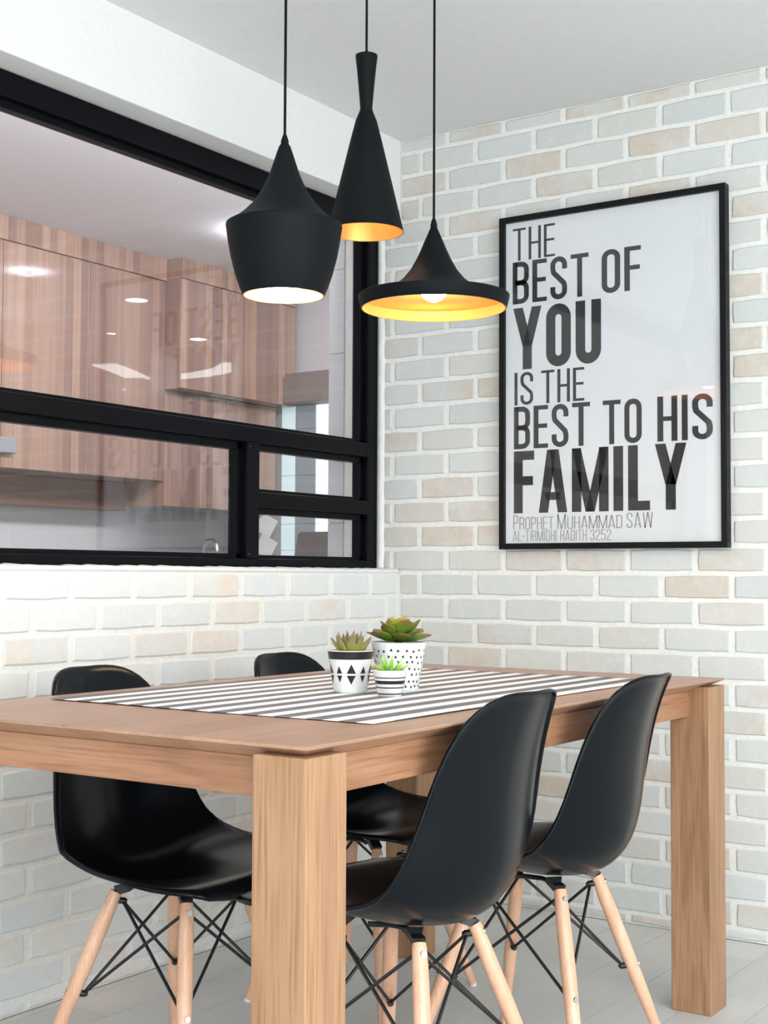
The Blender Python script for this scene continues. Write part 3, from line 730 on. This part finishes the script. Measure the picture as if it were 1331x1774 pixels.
def make_chair(low=0.0):
    t = empty('dining_chair')
    sh = link('shell', shell_me, None, t)
    md = sh.modifiers.new('thickness', 'SOLIDIFY'); md.thickness = .0045; md.offset = 0
    ends = {}
    for sx in (-1, 1):
        for f in (1, -1):
            T = Vector((sx*TX, TYF if f > 0 else TYR, TZ)); B = Vector((sx*BX, BYF if f > 0 else BYR, 0)); d = (T-B); k0 = -low/TZ; B = B+d*k0; d = T-B; zb = -low
            at = lambda z: B+d*((z-zb)/(TZ-zb))
            bm = bmesh.new(); bm_tube(bm, [at(zb+.006), at(.03), at(.12), at(.22), at(.31), at(.352), T], [.0093, .0105, .0138, .0152, .0145, .0130, .0115], 18)
            lg = link('leg', bm_mesh('leg', bm, True, 40), beech, t)
            tube('glide', [B, at(zb+.007)], [.0085, .0095], white_glide, lg, 14)
            # inward-facing bolts and outward-facing screws
            outd = Vector((sx*.45, f*1.0, .25)).normalized(); ind = Vector((-sx*.75, -f*.75, -.1)).normalized()
            for z in (.343, .168):
                p_ = at(z); rr = .0135 if z > .3 else .0150
                bm = bmesh.new(); bm_tube(bm, [p_+outd*(rr-.001), p_+outd*(rr+.0012)], [.0062, .0055], 14); bm_tube(bm, [p_+outd*(rr+.0012), p_+outd*(rr+.0018)], [.0028, .0028], 8)
                link('screw', bm_mesh('screw', bm, True, 30), steel, lg)
                bm = bmesh.new(); bm_tube(bm, [p_+ind*.010, p_+ind*.024, p_+ind*.029], [.0065, .0065, .003], 12)
                link('bolt', bm_mesh('bolt', bm, True, 40), black_metal, lg)
                ends[(sx, f, z > .3)] = p_+ind*.020
            # bracket between leg top and shell underside
            bx, by = T.x*.80, T.y*.72; top = Vector((bx, by, min(shell_under(bx+i_, by+j_) for i_ in (-.02, 0, .02) for j_ in (-.02, 0, .02)))); lo = at(.335)
            ax = (top-lo).normalized(); side = Vector((-T.y, T.x, 0)).normalized(); nrm = ax.cross(side)
            bm = bmesh.new(); rg = []
            for q, wd, th in ((lo, .008, .0025), (T-ax*.002, .0085, .0025), (T+ax*.003, .0115, .009), (top-ax*.012, .011, .008), (top, .016, .009)):
                rg.append([bm.verts.new(q+side*a*wd+nrm*b*th) for a, b in ((-1, -1), (1, -1), (1, 1), (-1, 1))])
            for A, B_ in zip(rg[:-1], rg[1:]):
                for k in range(4): bm.faces.new((A[k], A[(k+1) % 4], B_[(k+1) % 4], B_[k]))
            bm.faces.new(rg[0][::-1]); bm.faces.new(rg[-1])
            link('bracket', bm_mesh('bracket', bm), black_metal, t)
    cyc = [(1, 1), (1, -1), (-1, -1), (-1, 1)]
    for i in range(4):
        a, b = cyc[i], cyc[(i+1) % 4]
        for hi, lo in ((a, b), (b, a)):
            P, Q = ends[(hi[0], hi[1], True)], ends[(lo[0], lo[1], False)]
            tube('brace_rod', [P, Q], .0033, black_metal, t, 8)
    # sleeve rods that run from each lower bolt to the middle of the seat mount
    for sx in (-1, 1):
        tube('mount_bar', [(sx*.055, TYR*.55, .3655), (sx*.03, TYR*.2, .3640), (sx*.03, TYF*.2, .3640), (sx*.055, TYF*.5, .3655)], .005, black_metal, t, 8)
    return t
def dup(root):
    r = root.copy(); COL.objects.link(r)
    for ch in list(root.children):
        c = ch.copy(); COL.objects.link(c); c.parent = r
        for g in list(ch.children):
            d = g.copy(); COL.objects.link(d); d.parent = c
    return r
K, LIFT = .965, .0345
CH = [(1.1165, -1.6545, -.0372+math.pi/2, 1, 'black moulded chair nearest the camera on the right side of the table'),
      (1.1270, -1.1797, .0169+math.pi/2, 1, 'black moulded chair on the right side, nearer the poster wall'),
      (.5321, -1.6026, .0186-math.pi/2, 0, 'black moulded chair at left, facing right under the table end, back toward the window wall'),
      (.5371, -.9703, .0202-math.pi/2, 0, 'black moulded chair furthest back, mostly hidden behind table and pots')]
cR, cL = make_chair(LIFT/K), make_chair()
for i, (x, y, a, right, lab) in enumerate(CH):
    o = (cR, None, cL, None)[i] or dup(cR if right else cL)
    o.location = (x, y, LIFT if right else 0); o.rotation_euler = (0, 0, a)
    if right: o.scale = (K, K, K)
    tag(o, lab, 'chair', 'black shell chairs with dowel legs')

# ================================================================== PENDANTS
def pendant(name, label, X, Y, zb, prof_o, th, ztop, bulb_z, bulb_r, ferr, bulb_m, n=72):
    t = empty(name, (X, Y, zb)); tag(t, label, 'pendant lamp', 'black pendant lamps over the table')
    inner = [(max(r-th, .002), z-(th*.8 if z > .028 else -.0002)) for r, z in prof_o]
    lip = [prof_o[0], ((prof_o[0][0]-th), prof_o[0][1])]
    lathe('shade', prof_o, lamp_black, t, n, False, 30)
    lathe('lining', [lip[0], lip[1]]+inner[1:], lamp_gold, t, n, False, 30)
    lathe('cord_grip', [(0, ztop+ferr), (.0035, ztop+ferr), (.006, ztop+ferr*.72), (.0085, ztop+ferr*.4), (.0075, ztop+ferr*.3), (.0095, ztop+.002), (.0095, ztop-.004), (0, ztop-.004)], cord_m, t, 20)
    tube('cord', [(0, 0, ztop+ferr-.002), (0, 0, H-zb-.004)], .0030, cord_m, t, 10)
    lathe('cord_outlet', [(0, H-zb-.006), (.006, H-zb-.006), (.008, H-zb), (0, H-zb)], lamp_black, t, 20)
    b = [(0, bulb_z-bulb_r)]
    for k in range(1, 12): a = -90+k*14.0; b.append((bulb_r*math.cos(math.radians(a)), bulb_z+bulb_r*math.sin(math.radians(a))))
    b += [(bulb_r*.45, bulb_z+bulb_r*1.35), (bulb_r*.42, bulb_z+bulb_r*1.8), (0, bulb_z+bulb_r*1.8)]
    lathe('bulb', b, bulb_m, t, 32, False, 60)
    return t
D2R = 1.0
# round jar-shaped pendant
pf = [(.0835, 0), (.0905, .016), (.101, .047), (.1095, .081), (.115, .111), (.1185, .135), (.1198, .1425), (.1190, .1465)]
pf += [(.112, .1505), (.100, .1575), (.085, .1695), (.067, .1880), (.052, .2095), (.040, .2315), (.030, .2555), (.022, .2800), (.016, .2985), (.0115, .3110)]
pendant('pendant_lamp', 'round jar-shaped black pendant lamp, leftmost of the three', .685, -1.470, 1.556, pf, .003, .311, .036, .040, .024, bulb_ms[0])
# tall slim pendant
pt = [(.0945, 0), (.0925, .006), (.0805, .060), (.0670, .120), (.0535, .180), (.0400, .240), (.0265, .297), (.0170, .322), (.0150, .330), (.0155, .338), (.0195, .390), (.0245, .445), (.0275, .470), (.0272, .4735), (.008, .476)]
pendant('pendant_lamp', 'tall slim hourglass-shaped black pendant lamp, middle of the three', (.613), -1.074, 1.781, [(r*.947, z*.882) for r, z in pt], .003, .418, .14, .028, .010, bulb_ms[1])
# wide shallow pendant
pw = [(.1720, 0), (.1745, .004), (.1800, .026), (.1802, .030), (.1780, .0315), (.150, .0345), (.120, .0415), (.095, .053), (.074, .070), (.056, .092), (.042, .117), (.030, .143), (.021, .165), (.014, .181), (.0105, .189)]
pendant('pendant_lamp', 'wide shallow disc-shaped black pendant lamp beside the poster', .7025, -.918, 1.618, pw, .003, .189, .049, .033, .028, bulb_ms[2])

# ================================================================== POTS AND SUCCULENTS
def leaf_mesh(name, L, W, T, curve, mat, tipw=.12, wide=.45, fold=.0, nr=9, nc=6):
    # closed fleshy leaf growing along +y, curving up in z
    V, Fc, UV = [], [], []
    for i in range(nr+1):
        t = i/nr; prof = (math.sin(math.pi*min(1, (t**(math.log(.5)/math.log(wide)))))**.8) if t < 1 else 0
        wd = W/2*max(prof, .30*(1-t)); y = L*t*(1-.12*curve*t); z = curve*L*.55*t*t
        if i == nr: wd = .0006
        th = T*max(.12, (1-t*.8))*min(1, .45+prof)
        for k in range(nc*2):
            a = 2*math.pi*k/(nc*2); V.append((wd*math.cos(a), y, z+th/2*math.sin(a)+fold*abs(wd*math.cos(a))))
    m = nc*2
    for i in range(nr):
        for k in range(m): Fc.append((i*m+k, i*m+(k+1) % m, (i+1)*m+(k+1) % m, (i+1)*m+k))
    Fc.append(tuple(range(m))[::-1]); Fc.append(tuple(nr*m+k for k in range(m)))
    me = mesh(name, V, Fc, True); uv = me.uv_layers.new(name='UVMap')
    for lp in me.loops: uv.data[lp.index].uv = (0, (lp.vertex_index//m)/nr)
    me.materials.append(mat); return me
def pot(name, label, X, Y, rb, rt, h, rz=0.0, th=.0035):
    t = empty(name, (X, Y, ZR), rz); tag(t, label, 'potted plant', 'succulent pots on the runner')
    bdy = lathe('pot', [(0, 0), (rb-.002, 0), (rb, .002), (rt, h-.0015), (rt-.001, h), (rt-th+.001, h), (rt-th, h-.0015), (rt-th-.002, h-.012), (0, h-.012)], ceramic, t, 64)
    lathe('soil', [(rt-th-.0022, h-.0115), (rt*.5, h-.008), (0, h-.007)], soil, t, 32)
    return t, bdy
def rad_at(rb, rt, h, z): return rb+(rt-rb)*z/h
def patch(poly, rb, rt, h, sub=4):
    # map polygon (angle metres, z) triangles onto the conical wall
    V, Fc = [], []
    for tri in poly:
        n0 = len(V); A, B, C = [Vector(q) for q in tri]
        idx = {}
        for i in range(sub+1):
            for j in range(sub+1-i):
                q = A+(B-A)*(i/sub)+(C-A)*(j/sub); r = rad_at(rb, rt, h, q.y); a = q.x/rt; r += .0004
                idx[(i, j)] = len(V); V.append((r*math.cos(a), r*math.sin(a), q.y))
        for i in range(sub):
            for j in range(sub-i):
                Fc.append((idx[(i, j)], idx[(i+1, j)], idx[(i, j+1)]))
                if i+j < sub-1: Fc.append((idx[(i+1, j)], idx[(i+1, j+1)], idx[(i, j+1)]))
    return V, Fc
# direction from pots to camera in pot angle
def cam_ang(X, Y): return math.atan2(-3.671-Y, 2.425-X)
def leaves(root, mes, spec):
    for (mi, az, el, roll, r0, z0, sc) in spec:
        o = link('leaf', mes[mi], None, root)
        o.location = (r0*math.cos(az), r0*math.sin(az), z0); o.scale = (sc, sc, sc)
        o.rotation_euler = (Matrix.Rotation(az-math.pi/2, 3, 'Z') @ Matrix.Rotation(el, 3, 'X') @ Matrix.Rotation(roll, 3, 'Y')).to_euler()
# left pot: black rim and diamonds
X, Y = .833, -1.434
t1, b1 = pot('potted_succulent', 'white pot with black rim and diamonds holding olive spiky succulent', X, Y, .0335, .0455, .083, cam_ang(X, Y))
V, Fc = [], []; n = 64; hr = [.0660, .0815]
for k in range(n):
    for z in hr: r = rad_at(.0335, .0455, .083, z)+.0006; V.append((r*math.cos(2*math.pi*k/n), r*math.sin(2*math.pi*k/n), z))
for k in range(n): a, b = 2*k, 2*((k+1) % n); Fc.append((a, b, b+1, a+1))
link('rim_band', mesh('rim_band', V, Fc, True), glaze, b1)['label'] = 'black glazed rim band'
tri = []
for k in range(-5, 6):
    big = k % 2 == 0; w_ = .0105 if big else .0072; hu = .0185 if big else .0145; c = k*.0286+.002
    tri.append(((c-w_, .0385), (c+w_, .0385), (c, .0385+hu))); tri.append(((c-w_, .0345), (c, .0345-hu*.95), (c+w_, .0345)))
link('diamond_pattern', mesh('diamond_pattern', *patch(tri, .0335, .0455, .083), True), glaze, b1)['label'] = 'black painted diamonds'
ml = [leaf_mesh('olive_leaf', .050, .0195, .011, .18, leaf_olive, wide=.38), leaf_mesh('olive_leaf_small', .043, .016, .009, .05, leaf_olive, wide=.36)]
sp = []
for k in range(9): sp.append((0, k*2*math.pi/9+rnd.uniform(-.1, .1), .80+rnd.uniform(-.12, .14), rnd.uniform(-.2, .2), .013, .073, rnd.uniform(.9, 1.05)))
for k in range(6): sp.append((0, k*2*math.pi/6+.3, 1.12+rnd.uniform(-.08, .08), 0, .007, .075, rnd.uniform(.88, 1.0)))
for k in range(4): sp.append((1, k*2*math.pi/4+.8, 1.38, 0, .003, .079, 1.0))
leaves(t1, ml, sp)
# big pot: scattered triangles
X, Y = .882, -1.334
RB, RT, HP = .040, .0560, .097
t2, b2 = pot('potted_succulent', 'largest white pot with scattered black triangles holding broad-leaved succulent', X, Y, RB, RT, HP, cam_ang(X, Y))
tri = []
r2_ = random.Random(5)
for j in range(7):
    for k in range(-9, 10):
        c = k*.0165+(.0082 if j % 2 else 0)+r2_.uniform(-.0025, .0025); z = .008+j*.0122+r2_.uniform(-.002, .002); a0 = r2_.uniform(0, 6.28)
        tri.append([(c+(.0040)*math.cos(a0+q), z+.0040*math.sin(a0+q)) for q in (0, 2.1, 4.2)])
link('triangle_pattern', mesh('triangle_pattern', *patch(tri, RB, RT, HP, 1), True), glaze, b2)['label'] = 'small black painted triangles'
mg = [leaf_mesh('broad_leaf', .062, .040, .009, .25, leaf_green, wide=.62, fold=.18), leaf_mesh('young_leaf', .046, .036, .008, .45, leaf_yell, wide=.66, fold=.25), leaf_mesh('broad_leaf_small', .052, .036, .009, .35, leaf_green, wide=.62, fold=.2)]
sp = []
for k in range(8): sp.append((0, k*2*math.pi/8+rnd.uniform(-.12, .12), .16+rnd.uniform(-.10, .16), rnd.uniform(-.25, .25), .010, .099, rnd.uniform(.92, 1.08)))
for k in range(6): sp.append((2, k*2*math.pi/6+.35, .55+rnd.uniform(-.1, .1), rnd.uniform(-.2, .2), .008, .105, rnd.uniform(.9, 1.05)))
for k in range(5): sp.append((1, k*2*math.pi/5+.1, .85+rnd.uniform(-.1, .1), rnd.uniform(-.2, .2), .004, .113, rnd.uniform(.8, .95)))
tube('stem', [(0, 0, .085), (0, 0, .118)], [.008, .006], leaf_green, t2, 10)
leaves(t2, mg, sp)
# small pot: black bands
X, Y = .946, -1.462
RB3, RT3, HP3 = .0235, .0325, .050
t3, b3 = pot('potted_succulent', 'smallest white pot with black bands holding lime green spiky plant', X, Y, RB3, RT3, HP3, cam_ang(X, Y))
for za, zb_ in ((.0350, .0370), (.0240, .0305), (.0160, .0182), (.0040, .0062)):
    V, Fc = [], []
    for k in range(n):
        for z in (za, zb_): r = rad_at(RB3, RT3, HP3, z)+.0004; V.append((r*math.cos(2*math.pi*k/n), r*math.sin(2*math.pi*k/n), z))
    for k in range(n): a, b = 2*k, 2*((k+1) % n); Fc.append((a, b, b+1, a+1))
    link('painted_band', mesh('painted_band', V, Fc, True), glaze, b3)['label'] = 'black painted band'
ma = [leaf_mesh('lime_leaf', .042, .0085, .0035, .12, leaf_lime, wide=.35, fold=.3)]
sp = []
for k in range(10): sp.append((0, k*2*math.pi/10+rnd.uniform(-.15, .15), .35+rnd.uniform(-.1, .15), 0, .006, .043, rnd.uniform(.85, 1.05)))
for k in range(7): sp.append((0, k*2*math.pi/7+.2, .85+rnd.uniform(-.1, .1), 0, .004, .045, rnd.uniform(.8, 1.0)))
for k in range(3): sp.append((0, k*2*math.pi/3+.5, 1.25, 0, .002, .046, .85))
leaves(t3, ma, sp)
